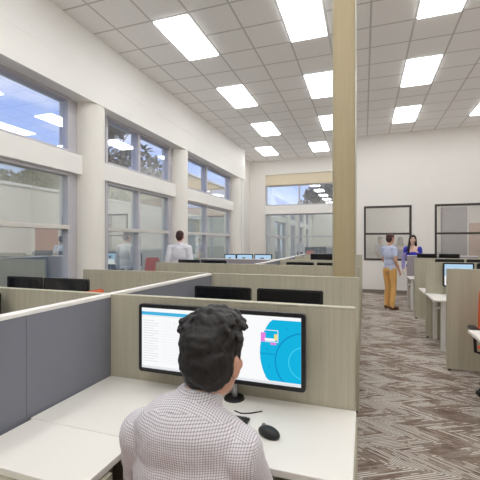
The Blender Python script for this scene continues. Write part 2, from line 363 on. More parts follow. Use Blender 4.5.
# ------------------------------------------------------------------ ceiling lights
PL, PW = 1.17, .555
proto = None
rows = [(-2.715, 'behind the camera'), (-.26, 'above the camera'), (2.195, 'above the seated man'), (4.65, 'first row ahead'), (7.105, 'second row ahead'), (9.56, 'third row ahead'), (12.01, 'last row by the far wall')]
colsL = [(-2.96, 'beside the left soffit'), (-1.11, 'left of the timber column'), (.74, 'over the aisle'), (2.59, 'over the right-hand desks')]
for yr, rn in rows:
    for xc, cn in colsL:
        if yr > 11 and xc > -1.0: continue
        x = xc - (.617 if yr > 11 else 0)
        lab = 'ceiling light panel %s, %s' % (cn, rn)
        if proto is None:
            proto = thing('ceiling_light', lab, 'light', (x+PW/2, yr+PL/2, ZC), 0, 'ceiling light panels')
            MB().b2(-PW/2, PW/2, -PL/2, PL/2, -.022, -.004).build('diffuser', 'lamp', proto)  # lens dropped below the ceiling so its glowing sides brighten the tiles
            a, b = PW/2, PL/2
            MB().b2(-a-.02, -a, -b-.02, b+.02, -.006, 0).b2(a, a+.02, -b-.02, b+.02, -.006, 0).b2(-a, a, -b-.02, -b, -.006, 0).b2(-a, a, b, b+.02, -.006, 0).build('frame', 'metal_white', proto)
        else: dup(proto, (x+PW/2, yr+PL/2, ZC), 0, lab)

# ------------------------------------------------------------------ cubicles
def divider(x0, x1, y, label, mat='greige', group='cubicle dividers', ztop=1.235):
    t = thing('cubicle_divider', label, 'divider', ((x0+x1)/2, y+.0225, 0), 0, group); a = (x1-x0)/2
    MB().b2(-a, a, -.0225, .0225, .025, ztop-.012, .002).build('panel', mat, t)
    MB().b2(-a, a, -.0235, .0235, ztop-.012, ztop, .003).build('top_cap', 'greige' if mat == 'greige' else 'cap', t)
    for s in (-1, 1): MB().cone((s*(a-.03), 0, 0), .018, (s*(a-.03), 0, .026), .014, 12).build('glide_foot', 'black', t, smooth=40)
    return t
def desk(x0, x1, y0, y1, label, legs=True, ins=.045, group='white desks', z=.73, th=.028):
    t = thing('desk', label, 'desk', ((x0+x1)/2, (y0+y1)/2, 0), 0, group); a, b = (x1-x0)/2, (y1-y0)/2
    MB().b2(-a, a, -b, b, z-th, z, .003).build('desktop', 'desk', t)
    if legs:
        for sx in (-1, 1):
            for sy in (-1, 1):
                MB().b2(sx*(a-ins)-.03, sx*(a-ins)+.03, sy*(b-.06)-.025, sy*(b-.06)+.025, 0, z-th, .004).build('leg', 'metal_white', t)
            m = MB(); m.tube([(sx*(a-ins), -b+.085, .62), (sx*(a-ins), b-.085, .50)], .018); m.build('brace', 'metal_white', t, smooth=40)
    return t
SX = -1.518
def spine(y0, y1, seams, label):
    t = thing('spine_divider', label, 'divider', (SX, (y0+y1)/2, 0), 0, 'spine dividers'); c = (y0+y1)/2
    ys = [y0]+seams+[y1]
    for a, b in zip(ys, ys[1:]):
        MB().b2(-.022, .022, a-c+.0007, b-c-.0007, .025, 1.215, .002).build('fabric_panel', 'fabric', t)
    MB().b2(-.03, .024, y0-c, y1-c, 1.215, 1.235, .003).build('top_cap', 'cap', t)
    for s in (y0+.05-c, y1-.05-c): MB().cone((0, s, 0), .018, (0, s, .026), .014, 12).build('glide_foot', 'black', t, smooth=40)
    return t
spine(-.3, 3.44, [1.27], 'long grey fabric spine divider with white cap beside the seated man')
spine(5.07, 9.66, [6.59, 8.17], 'grey fabric spine divider with white cap running towards the far wall')
RX0, RX1, LX0 = SX+.025, -.04, -3.16
rowY = [1.86, 3.44, 5.02, 6.60, 8.17, 9.70]
divider(RX0, RX1, 1.86, 'greige laminate cubicle divider directly behind the lit ultrawide monitor')
divider(RX0, RX1, 3.44, 'greige laminate cubicle divider behind the two dark monitors, in front of the timber column')
divider(LX0, RX1, 5.02, 'long greige laminate divider right behind the timber column')
divider(RX0, RX1, 6.60, 'greige laminate divider behind the second pair of dark monitors')
divider(RX0, RX1, 8.17, 'greige laminate divider right of the far spine, second from the far end')
divider(RX0, RX1, 9.70, 'farthest greige laminate divider at the end of the cubicle row')
divider(LX0, SX-.031, 1.86, 'greige laminate divider at the left edge in front of two dark monitors')
divider(LX0, SX-.031, 3.44, 'greige laminate divider left of the spine in front of the first round column')
divider(LX0, SX-.031, 6.60, 'lavender grey divider behind the dark monitors near the standing white-shirted man', 'mauve')
# desks of the main block
t = thing('desk', 'white desk the seated man works at under the ultrawide monitor', 'desk', (0, 0, 0), 0, 'white desks')
MB().b2(RX0+.004, -.036, 1.285, 1.857, .702, .73, .003).build('desktop', 'desk', t)
MB().b2(-.048, -.03, 1.29, 1.857, 0, .70, .002).build('end_panel', 'greige', t)
MB().b2(RX0+.01, -1.46, 1.33, 1.84, 0, .70, .003).build('end_panel', 'greige', t)
t = thing('desk_return', 'white side return joined to the seated man\'s desk along the grey spine', 'desk', (0, 0, 0), 0, None)
MB().b2(-1.475, -.904, .965, 1.283, .702, .73, .003).build('desktop', 'desk', t)
MB().b2(-1.475, -1.455, 1.15, 1.27, 0, .702, .003).build('leg', 'metal_white', t)
t = thing('pedestal_cabinet', 'greige drawer pedestal under the white desk return', 'cabinet', (-1.2, .86, 0))
MB().b2(-.26, .285, -.27, .275, .03, .70, .004).build('body', 'greige', t)
for z0, z1 in ((.04, .32), (.33, .52), (.53, .69)):
    dd = MB().b2(.286, .303, -.262, .267, z0, z1, .003).build('drawer', 'greige', t)
    MB().b2(.303, .316, -.06, .06, z1-.045, z1-.03, .003).build('handle', 'chrome', dd)
for sx in (-.22, .25):
    for sy in (-.23, .23): MB().cone((sx, sy, 0), .02, (sx, sy, .031), .02, 12).build('foot', 'black', t)
desk(RX0+.005, -.08, 2.74, 3.437, 'white desk carrying two dark monitors behind the seated man\'s divider', ins=.07)
desk(RX0+.005, -.08, 4.45, 5.017, 'empty white desk beside the timber column')
desk(RX0+.005, -.08, 6.0, 6.597, 'white desk with dark monitors beyond the timber column')
desk(RX0+.005, -.08, 7.55, 8.167, 'white desk against the second farthest right-of-spine divider')
desk(RX0+.005, -.08, 9.1, 9.697, 'white desk against the farthest divider of the row')
desk(LX0, SX-.03, 1.27, 1.857, 'white desk left of the spine at the left edge')
desk(-3.78, SX-.03, 2.74, 3.437, 'long white desk with two dark monitors near the windows')
desk(-3.5, SX-.03, 6.0, 6.597, 'white desk with two dark monitors beside the standing white-shirted man')
desk(-3.3, SX-.03, 7.6, 8.2, 'white desk with three lit monitors near the far wall')
# right-hand block
divider(.953, 2.5, 3.37, 'greige laminate divider at the right edge nearest the camera')
divider(.953, 2.5, 4.95, 'big greige laminate divider on the right with the orange chair in front')
divider(.953, 2.5, 6.53, 'greige laminate divider on the right behind the lit monitor')
divider(.975, 2.5, 8.10, 'greige laminate divider on the right beside the aisle, in front of the mauve divider')
divider(1.0, 2.5, 9.67, 'mauve grey divider that the woman stands behind', 'mauve')
desk(.93, 2.5, 3.42, 3.92, 'white desk corner jutting in at the right edge before the orange chair', ins=.35)
desk(.945, 2.5, 5.78, 6.527, 'white desk on the right beneath the lit monitor', ins=.13)
desk(.935, 2.5, 6.58, 7.2, 'white desk behind the lit monitor\'s divider on the right', ins=.3)
desk(.985, 2.5, 8.93, 9.667, 'white desk in front of the mauve grey divider')

# ------------------------------------------------------------------ monitors
def lit(name, rgb, s): MAT[name] = emit(name, srgb(*rgb), s)
lit('scr_white', (250, 251, 252), .72); lit('scr_grey', (222, 226, 230), .74); lit('scr_line', (222, 224, 228), .74); lit('scr_blue', (70, 178, 222), .74)
lit('scr_cyan', (22, 178, 222), .74); lit('scr_cyan2', (64, 205, 240), .74); lit('scr_deep', (20, 140, 196), .74); lit('scr_pink', (222, 130, 220), .74); lit('scr_yellow', (240, 220, 130), .74)
lit('scr_sky', (176, 208, 234), .74); lit('scr_dark', (60, 72, 84), .74)
def q(m, x0, x1, z0, z1, y, mi): m.b2(x0, x1, y-.0004, y, z0, z1, mi=mi)
def monitor(x0, x1, ztop, h, y, label, screen='off', face=1, group=None, desk_z=.73, stand_dx=0.0):
    """face 1 looks towards the camera side (-Y), -1 away"""
    w = x1-x0
    t = thing('monitor', label, 'monitor', ((x0+x1)/2, y, desk_z), 0 if face == 1 else math.pi, group)
    zt, zb = ztop-desk_z, ztop-desk_z-h; r = .018
    MB().prism(rrect(-w/2, w/2, zb, zt, r), 'y', -.014, .016).build('housing', 'black', t)
    bz = .021
    a, b, c, d = -w/2+bz, w/2-bz, zb+bz+.002, zt-bz
    if screen == 'off': MB().prism(rrect(a, b, c, d, .006), 'y', -.0150, -.0138).build('screen', 'screen_off', t)
    elif screen == 'window':
        m = MB(); m.b2(a, b, -.0150, -.0138, c, d, mi=0); Y = -.0151
        q(m, a, b, c, c+(d-c)*.45, Y, 2); q(m, a+(b-a)*.35, a+(b-a)*.55, c+(d-c)*.55, c+(d-c)*.8, Y-.0003, 1); q(m, a, b, d-.012, d, Y-.0003, 0)
        m.build('screen', ['scr_sky', 'scr_dark', 'scr_white'], t)
    elif screen == 'cad':
        m = MB(); m.b2(a, b, -.0150, -.0138, c, d, mi=0); Y = -.0151; H = d-c; W = b-a
        q(m, a, b, d-.04*H, d, Y, 0); q(m, a, a+.5*W, d-.115*H, d-.06*H, Y, 3)
        m.b2(a+.005, a+.5*W, Y-.0008, Y-.0004, d-.135*H, d-.125*H, mi=2)
        for k in range(17):                                   # rows of a table
            z = d-(.2+.042*k)*H
            q(m, a+.012, a+(.12 if k % 3 else .09)*W, z-.004, z, Y, 2)
            q(m, a+.14*W, a+(.47 if k > 4 else .2)*W, z-.0012, z, Y, 2)
        for k in range(9): q(m, a+(.2+.03*k)*W, a+(.2+.03*k)*W+.0015, d-.34*H, d-.22*H, Y, 2)
        q(m, a+.2*W, a+.47*W, d-.225*H, d-.22*H, Y, 2); q(m, a, b, c, c+.03*H, Y, 1); q(m, a, b, c+.035*H, c+.042*H, Y, 2)
        # wheel drawing at the right: a big disc cut by the screen edge
        def disc(cx, cz, R0, yl, mi, n=60, x_min=None):
            pts = [(cx+R0*math.cos(2*math.pi*k/n), cz+R0*math.sin(2*math.pi*k/n)) for k in range(n)]
            pts = [(min(max(p[0], a+.5*W), b), min(max(p[1], c+.05*H), d-.05*H)) for p in pts]
            out = []
            for p in pts:
                if not out or (abs(p[0]-out[-1][0])+abs(p[1]-out[-1][1])) > 1e-4: out.append(p)
            if abs(out[0][0]-out[-1][0])+abs(out[0][1]-out[-1][1]) < 1e-4: out.pop()
            m.prism(out, 'y', yl-.0004, yl, mi)
        cx, cz = b+.02*W, c+.45*H
        disc(b+.055*W, c+.46*H, .285*W, Y, 4); disc(cx, cz-.1*H, .165*W, Y-.0005, 6); disc(cx, cz-.1*H, .158*W, Y-.0010, 4); disc(cx, cz-.1*H, .09*W, Y-.0015, 5); disc(cx, cz-.1*H, .084*W, Y-.002, 4)
        for dx, dz in ((-.19, .33), (-.2, -.2), (-.1, .37), (-.21, .05)): m.b2(cx+dx*W, cx+dx*W+.006, Y-.001, Y-.0005, cz+dz*H, cz+dz*H+.006, mi=6)
        x1_, x2_, z1_, z2_ = b-.235*W, b-.125*W, d-.38*H, d-.2*H
        for A in ((x1_, x2_, z1_, z1_+.003), (x1_, x2_, z2_-.003, z2_), (x1_, x1_+.003, z1_, z2_), (x2_-.003, x2_, z1_, z2_)): q(m, *A, Y-.0022, 0)
        q(m, x1_+.01, x1_+.035, z2_-.06, z2_-.015, Y-.0026, 7); q(m, x1_+.03, x2_-.015, z2_-.055, z2_-.042, Y-.003, 0); q(m, x2_-.02, x2_-.004, z2_-.05, z2_-.02, Y-.003, 8); q(m, x2_-.04, x2_-.01, z1_-.012, z1_-.002, Y-.003, 7)
        m.box((x1_+.045, Y-.001, z1_-.06), (.075, .0004, .004), mi=6)
        m.build('screen', ['scr_white', 'scr_grey', 'scr_line', 'scr_blue', 'scr_cyan', 'scr_cyan2', 'scr_deep', 'scr_pink', 'scr_yellow'], t)
    MB().cone((stand_dx, .04, .012), .016, (stand_dx, .04, max(zb+.12, .16)), .014, 16).build('stand_post', 'chrome', t, smooth=40)
    m = MB(); m.cone((stand_dx, .03, 0), .055, (stand_dx, .03, .012), .05, 28); m.build('stand_foot', 'black', t, smooth=40)
    MB().box((stand_dx*.5, .028, zb+h*.45), (.10+abs(stand_dx), .026, .10), .006).build('mount', 'black', t)
    return t
monitor(-1.212, -.268, 1.210, .382, 1.765, 'large lit ultrawide monitor with a spreadsheet and blue wheel drawing', 'cad', stand_dx=.09)
gd = 'dark monitors'
monitor(-1.46, -.925, 1.163, .36, 2.985, 'dark monitor behind the divider, directly above the seated man\'s head', 'off', 1, gd)
monitor(-.87, -.313, 1.163, .36, 2.985, 'dark monitor behind the divider, above the blue wheel drawing', 'off', 1, gd)
monitor(-3.72, -3.235, 1.185, .36, 2.93, 'dark monitor near the left edge below the first tall window', 'off', 1, gd)
monitor(-3.20, -2.62, 1.185, .36, 2.93, 'dark monitor just left of the first greige divider end, before the first round column', 'off', 1, gd)
monitor(-2.93, -2.325, 1.219, .36, 1.765, 'dark monitor cut by the left edge of the picture', 'off', 1, gd)
monitor(-3.42, -2.965, 1.22, .36, 6.25, 'dark monitor directly in front of the standing white-shirted man', 'off', 1, gd)
monitor(-2.93, -2.42, 1.22, .36, 6.25, 'dark monitor to the right of the standing white-shirted man', 'off', 1, gd)
monitor(-1.29, -.81, 1.21, .36, 6.25, 'dark monitor low behind the long divider, left one of the pair by the column', 'off', 1, gd)
monitor(-.76, -.28, 1.21, .36, 6.25, 'dark monitor low behind the long divider, touching the column\'s edge', 'off', 1, gd)
monitor(-1.09, -.6, 1.307, .40, 7.85, 'tall dark monitor beside the column below the far window', 'off', 1, gd)
gl = 'lit monitors by the far wall'
monitor(-3.16, -2.86, 1.275, .34, 8.05, 'small lit monitor at the left end of the far lit row', 'window', 1, gl)
monitor(-2.84, -2.43, 1.281, .34, 8.0, 'small lit monitor in the middle of the far lit row', 'window', 1, gl)
monitor(-2.40, -1.98, 1.281, .34, 8.0, 'small lit monitor at the right end of the far lit row', 'window', 1, gl)
monitor(1.175, 1.60, 1.235, .375, 6.40, 'lit monitor on the right showing a pale blue picture', 'window', 1)
monitor(1.64, 2.03, 1.235, .375, 6.40, 'dark monitor at the right edge beside the lit one', 'off', 1, gd)
monitor(1.13, 1.557, 1.275, .36, 6.80, 'black monitor back rising above the lit right-hand monitor', 'off', -1, gd)
monitor(1.59, 2.02, 1.275, .36, 6.80, 'black monitor back at the right edge above the lit monitor', 'off', -1, gd)
monitor(1.187, 1.607, 1.285, .36, 9.42, 'dark monitor just right of the woman', 'off', 1, gd)
monitor(1.646, 2.07, 1.285, .36, 9.42, 'dark monitor under the right black framed window', 'off', 1, gd)

# ------------------------------------------------------------------ small things on the seated man's desk
t = thing('computer_mouse', 'black computer mouse on the white desk', 'mouse', (-.385, 1.50, .73), R(62))
m = MB(); m.ball((0, 0, .012), (.034, .056, .026)); bmesh.ops.bisect_plane(m.bm, geom=m.bm.verts[:]+m.bm.edges[:]+m.bm.faces[:], plane_co=(0, 0, .001), plane_no=(0, 0, -1), clear_outer=True)
bmesh.ops.holes_fill(m.bm, edges=m.bm.edges[:]); m.build('shell', 'black', t, smooth=60)
MB().cone((-.004, .03, .033), .010, (.004, .03, .033), .010, 16).build('scroll_wheel', 'chrome', t)
t = thing('keyboard', 'black keyboard on the desk, mostly hidden by the seated man', 'keyboard', (-.715, 1.53, .73), 0)
MB().b2(-.215, .215, -.068, .068, 0, .014, .004).build('body', 'black', t)
m = MB()
for r_ in range(5):
    for k in range(15): m.b2(-.205+k*.0275, -.205+k*.0275+.023, -.06+r_*.0245, -.06+r_*.0245+.02, .0135, .019)
m.build('keys', 'black_leather', t)
o = MB().tube([(-.60, 1.66, .733), (-.56, 1.645, .733), (-.52, 1.66, .733), (-.47, 1.70, .733)], .003).build('cable', 'black', smooth=60); tag(o, 'thin black cable lying on the white desk near the monitor stand', 'cable')
# ------------------------------------------------------------------ task chairs
def chair(label, loc, rz, back_top=1.08, group='orange task chairs'):
    t = thing('task_chair', label, 'chair', loc, rz, group)
    MB().b2(-.235, .235, -.22, .24, .405, .452, .03, 4).build('seat', 'orange', t, smooth=60)
    zb = .56 if back_top > 1 else .50
    m = MB(); n = 8; P = []
    W = .22
    for i in range(n+1):
        k = i/n; z = zb+(back_top-zb)*k; w = W*(1-.12*k*k)*(1 if 0 < i < n else .9); y = -.235-.05*k
        P.append((w, y, z))
    for (w0, y0, z0), (w1, y1, z1) in zip(P, P[1:]):
        vs = [m.bm.verts.new(v) for v in ((-w0, y0-.02, z0), (w0, y0-.02, z0), (w0, y0+.025, z0), (-w0, y0+.025, z0), (-w1, y1-.02, z1), (w1, y1-.02, z1), (w1, y1+.025, z1), (-w1, y1+.025, z1))]
        for f in ((0, 1, 5, 4), (2, 3, 7, 6), (1, 2, 6, 5), (3, 0, 4, 7)): m.bm.faces.new([vs[k] for k in f])
        if z0 == P[0][2]: m.bm.faces.new([vs[k] for k in (3, 2, 1, 0)])
        if z1 == P[-1][2]: m.bm.faces.new([vs[k] for k in (4, 5, 6, 7)])
    bmesh.ops.remove_doubles(m.bm, verts=m.bm.verts[:], dist=1e-5)
    es = [e for e in m.bm.edges if len(e.link_faces) == 2 and e.calc_face_angle() > .6]
    bmesh.ops.bevel(m.bm, geom=es, offset=.014, segments=3, affect='EDGES')
    m.build('backrest', 'orange', t, smooth=50)
    MB().tube([(0, -.05, .40), (0, -.24, .41), (0, -.30, .5), (0, -.285, .72)], .022).build('back_support', 'black', t, smooth=50)
    if back_top > 1:
        for s in (-1, 1):
            a = MB().tube([(s*.2, -.02, .40), (s*.29, -.02, .42), (s*.30, -.02, .64)], .016).build('armrest', 'black', t, smooth=50)
            MB().b2(s*.30-.04, s*.30+.04, -.15, .13, .64, .67, .012, 3).build('arm_pad', 'black', a, smooth=50)
    MB().cone((0, 0, .09), .028, (0, 0, .405), .024, 16).build('gas_column', 'black', t, smooth=40)
    m = MB()
    for k in range(5):
        a = R(72*k+18); m.cone((0, 0, .105), .028, (.29*math.cos(a), .29*math.sin(a), .075), .016, 10)
    m.build('star_base', 'black', t, smooth=40)
    for k in range(5):
        a = R(72*k+18); c = Vector((.29*math.cos(a), .29*math.sin(a), .03)); d = Vector((-math.sin(a), math.cos(a), 0))
        m = MB(); m.cone(c-d*.022, .03, c-d*.004, .03, 16); m.cone(c+d*.004, .03, c+d*.022, .03, 16); m.cone(c+Vector((0, 0, 0)), .010, c+Vector((0, 0, .05)), .010, 8)
        m.build('caster', 'black', t, smooth=40)
    return t
chair('low-backed orange task chair the seated man sits on', (-.455, .92, 0), 0, .80)
chair('orange task chair at the right edge in front of the big greige divider', (1.385, 4.30, 0), R(178))
chair('orange task chair seen edge-on above the spine cap left of the greige divider', (-2.45, 2.42, 0), R(90), 1.15)
chair('orange task chair between the far cubicles left of the spine', (-2.8, 9.0, 0), R(160), 1.1)

# ------------------------------------------------------------------ people
import numpy as np
def _sphere(seg, rings):
    v = [(0, 0, 1)]+[(math.sin(math.pi*i/rings)*math.cos(2*math.pi*k/seg), math.sin(math.pi*i/rings)*math.sin(2*math.pi*k/seg), math.cos(math.pi*i/rings)) for i in range(1, rings) for k in range(seg)]+[(0, 0, -1)]
    f = [(0, 1+k, 1+(k+1) % seg) for k in range(seg)]
    for i in range(rings-2):
        for k in range(seg):
            p, q_ = 1+i*seg+k, 1+i*seg+(k+1) % seg; f += [(p, p+seg, q_+seg), (p, q_+seg, q_)]
    L_ = len(v)-1; o_ = 1+(rings-2)*seg
    f += [(o_+k, L_, o_+(k+1) % seg) for k in range(seg)]
    return np.array(v), np.array(f)
SPH = _sphere(16, 10)
def grow(name, prims, voxel, smooth, mat, parent=None, loc=(0, 0, 0), rz=0, fold=0.0, freq=9.0):
    VV, FF, n0 = [], [], 0
    for p in prims:
        v, f = SPH
        if p[0] == 'c':                                   # tapered capsule: sphere whose upper half sits on one end, lower half on the other
            a, b = Vector(p[1]), Vector(p[3]); d = b-a
            m = np.array((d.to_track_quat('Z', 'Y') if d.length > 1e-6 else Vector((0, 0, 1)).to_track_quat('Z', 'Y')).to_matrix())
            up = v[:, 2:3] > 1e-6
            w = np.where(up, (v*p[4]) @ m.T+np.array(b), (v*p[2]) @ m.T+np.array(a))
        else:
            w = v*np.array(p[2])
            if len(p) > 3: w = w @ np.array(p[3]).T
            w = w+np.array(p[1])
        VV.append(w); FF.append(f+n0); n0 += len(v)
    me = bpy.data.meshes.new(name); me.from_pydata(np.concatenate(VV).tolist(), [], np.concatenate(FF).tolist()); me.update()
    me.materials.append(MAT[mat])
    o = bpy.data.objects.new(name, me); COL.objects.link(o); o.location = loc; o.rotation_euler = (0, 0, rz)
    r = o.modifiers.new('r', 'REMESH'); r.mode = 'VOXEL'; r.voxel_size = voxel; r.use_smooth_shade = True
    if smooth:
        s = o.modifiers.new('s', 'SMOOTH'); s.iterations = smooth; s.factor = .5
    if parent: o.parent = parent
    GROWN.append((o, mat, fold, freq)); return o
GROWN = []
def settle():
    """turn every grown body and garment into a plain mesh, with folds"""
    dg = bpy.context.evaluated_depsgraph_get(); dg.update()
    for o, mat, fold, freq in GROWN:
        new = bpy.data.meshes.new_from_object(o.evaluated_get(dg)); new.name = o.name
        if fold:
            n_ = len(new.vertices); co = np.empty(n_*3, np.float32); new.vertices.foreach_get('co', co)
            nr = np.empty(n_*3, np.float32); new.vertex_normals.foreach_get('vector', nr); co = co.reshape(-1, 3); nr = nr.reshape(-1, 3)
            k = np.array([noise.noise(p)+.5*noise.noise(p*2.3) for p in (Vector(c)*freq for c in co)], np.float32)
            new.vertices.foreach_set('co', (co+nr*(k*fold)[:, None]).ravel())
        new.materials.clear(); new.materials.append(MAT[mat])
        new.polygons.foreach_set('use_smooth', [True]*len(new.polygons))
        FIN.append((o, new))
    for o, new in FIN:
        o.modifiers.clear(); o.data = new
FIN = []
V = Vector
def hand(w, d, up, side, s=1.0, curl=.5):
    """palm and five bent fingers; d = pointing direction, up = back of the hand, side = +1 when the thumb is on d x up"""
    d = V(d).normalized(); up = V(up); up = (up-d*up.dot(d)).normalized(); x = d.cross(up)*side; w = V(w); out = []
    out.append(('c', w, .026*s, w+d*.045*s, .024*s)); 
    for k in (-1, 0, 1): out.append(('c', w+d*.02*s+x*k*.017*s, .015*s, w+d*.085*s+x*k*.024*s, .0125*s))
    for k, ln_ in zip((1.5, .5, -.5, -1.5), (.072, .08, .075, .06)):
        b = w+d*.085*s+x*k*.0205*s; dd = (d+x*k*.07).normalized(); a = curl
        p1 = b+(dd*math.cos(a*.4)-up*math.sin(a*.4))*ln_*.45*s; p2 = p1+(dd*math.cos(a*1.1)-up*math.sin(a*1.1))*ln_*.32*s; p3 = p2+(dd*math.cos(a*1.7)-up*math.sin(a*1.7))*ln_*.25*s
        out += [('c', b, .0095*s, p1, .009*s), ('c', p1, .009*s, p2, .0082*s), ('c', p2, .0082*s, p3, .0074*s)]
    b = w+d*.022*s+x*.024*s; p1 = b+(d*.75+x*.75-up*.25).normalized()*.045*s; p2 = p1+(d*.95+x*.25-up*.3).normalized()*.03*s
    out += [('c', b, .013*s, p1, .0105*s), ('c', p1, .0105*s, p2, .009*s)]
    return out
def head(c, rot, s=1.0, jaw=1.0):
    """prims of a head about its centre; rot turns it"""
    c = V(c); f = lambda x, y, z: c+rot @ V((x*s, y*s, z*s)); e = lambda p, r: ('e', f(*p), tuple(k*s for k in r), rot)
    out = [e((0, -.012, .025), (.076, .094, .092)), e((0, .012, -.025), (.066, .078, .088)), e((0, .045, -.075), (.043*jaw, .042, .038))]
    out += [e((0, .083, .035), (.05, .02, .02)), ('c', f(0, .088, .02), .010*s, f(0, .108, -.022), .013*s), e((-.012, .099, -.026), (.009, .009, .008)), e((.012, .099, -.026), (.009, .009, .008))]
    out += [e((0, .088, -.055), (.024, .012, .012)), e((0, .082, -.088), (.02, .016, .014))]
    for k in (-1, 1): out += [e((k*.079, -.005, -.01), (.012, .022, .032)), e((k*.083, -.012, .008), (.010, .018, .018)), e((k*.04, .068, -.02), (.022, .022, .022))]
    return out
def face(parent, c, rot, s=1.0, brow=True):
    c = V(c); f = lambda x, y, z: c+rot @ V((x*s, y*s, z*s))
    for k in (-1, 1):
        MB().ball(f(k*.031, .082, .008), (.014*s, .009*s, .0075*s), rot, 12).build('eye', 'eye', parent, smooth=180)
        if brow: MB().cap(f(k*.016, .098, .028), .004*s, f(k*.046, .086, .032), .0035*s, 8).build('eyebrow', 'brow', parent, smooth=180)
    m = MB(); m.ball(f(0, .098, -.052), (.021*s, .006*s, .005*s), rot, 12); m.ball(f(0, .097, -.060), (.018*s, .006*s, .005*s), rot, 12); m.build('mouth', 'lip', parent, smooth=180)
def inflate(prims, d):
    o = []
    for p in prims:
        if p[0] == 'c': o.append(('c', p[1], p[2]+d, p[3], p[4]+d))
        else: o.append(('e', p[1], tuple(k+d for k in p[2]))+tuple(p[3:]))
    return o
def lerp(a, b, t): return V(a)*(1-t)+V(b)*t
def limb(a, ra, b, rb, bulge=.0):
    return [('c', V(a), ra, lerp(a, b, .35), ra*(1+bulge)-(ra-rb)*.25), ('c', lerp(a, b, .35), ra*(1+bulge)-(ra-rb)*.25, V(b), rb)]

def person(name_label, loc, rz, joints, hairfn, clothes, skin='skin', voxel=.0065, headrot=(0, 0, 0), jaw=1.0, slim=1.0):
    """joints: dict of points in body space (facing +Y)"""
    J = {k: V(v) for k, v in joints.items()}
    q_ = Matrix.Rotation(headrot[2], 3, 'Z') @ Matrix.Rotation(headrot[0], 3, 'X')
    torso = [('e', J['pelvis'], (.16*slim, .108, .115)), ('e', lerp(J['pelvis'], J['chest'], .45), (.138*slim, .096, .15)), ('e', J['chest'], (.165*slim, .108, .17)),
             ('e', J['chest']+V((0, 0, .09)), (.16*slim, .088, .10))]
    if 'hump' in J: torso.append(('e', J['hump'], (.15, .085, .105)))
    for s in 'LR': torso += [('c', J['sh'+s], .054*slim, J['neck']+V((0, 0, -.02)), .052*slim)]
    neck = [('c', J['neck'], .055*slim, lerp(J['neck'], J['head'], .55), .051*slim)]
    arms = {}
    for s in 'LR': arms[s] = limb(J['sh'+s], .058*slim, J['el'+s], .041*slim) + limb(J['el'+s], .041*slim, J['wr'+s], .027*slim, .04)
    legs = {}
    for s in 'LR': legs[s] = limb(J['hip'+s], .088*slim, J['kn'+s], .056*slim) + limb(J['kn'+s], .056*slim, J['an'+s], .037*slim, .06)
    hands = hand(J['wrL'], J['hdL'], J['huL'], 1, slim) + hand(J['wrR'], J['hdR'], J['huR'], -1, slim)
    feet = {}
    for s in 'LR':
        a = J['an'+s]; t = J['toe'+s]; h = V((a.x, a.y, t.z)); d = (t-h).normalized()
        feet[s] = [('c', a, .036, h+d*.0-d*.03+V((0, 0, .034-t.z*0)), .034), ('c', h-d*.03+V((0, 0, .034)), .034, h+d*.10+V((0, 0, .034)), .040), ('c', h+d*.10+V((0, 0, .032)), .038, t+V((0, 0, .026)), .028)]
    body = torso+neck+arms['L']+arms['R']+legs['L']+legs['R']+hands+feet['L']+feet['R']+head(J['head'], q_, 1.0, jaw)
    o = grow('person', body, voxel, 4, skin, None, loc, rz)
    tag(o, name_label, 'person')
    face(o, J['head'], q_)
    hairfn(o, J['head'], q_)
    clothes(o, J, torso, arms, legs, feet)
    return o
def stand(h=1.75, elL=None, elR=None, wrL=None, wrR=None, stride=.0, slim=1.0, w=.18):
    k = h/1.75
    j = dict(pelvis=(0, 0, .95), chest=(0, -.01, 1.27), neck=(0, -.02, 1.46), head=(0, .02, 1.635), shL=(-w, -.02, 1.40), shR=(w, -.02, 1.40),
             elL=elL or (-w-.06, -.05, 1.11), elR=elR or (w+.06, -.05, 1.11), wrL=wrL or (-w-.07, .04, .87), wrR=wrR or (w+.07, .04, .87),
             hipL=(-.085, 0, .90), hipR=(.085, 0, .90), knL=(-.095, .03+stride*.5, .50), knR=(.095, .03-stride*.5, .50), anL=(-.10, -.02+stride, .10), anR=(.10, -.02-stride, .10),
             toeL=(-.12, .15+stride, 0), toeR=(.12, .15-stride, 0))
    j = {a: V(b)*k for a, b in j.items()}
    for s, u in (('L', -1), ('R', 1)):
        d = (j['wr'+s]-j['el'+s]).normalized(); j['hd'+s] = d; j['hu'+s] = V((u, 0, 0)) if abs(d.x) < .8 else V((0, 0, 1))
    return j
def shortcrop(mat, curly=False):
    def f(o, c, q_):
        g_ = lambda x, y, z: V(c)+q_ @ V((x, y, z))
        pr = [('e', g_(0, -.012, .052), (.083, .10, .078), q_), ('e', g_(0, -.045, .005), (.079, .068, .085), q_), ('e', g_(0, -.055, -.045), (.058, .042, .045), q_), ('e', g_(0, .055, .088), (.058, .04, .03), q_)]
        for s in (-1, 1): pr.append(('c', g_(s*.074, .018, .04), .008, g_(s*.074, .02, .0), .006))
        grow('hair', pr, .006, 2, mat, o, fold=.004, freq=40)
    return f
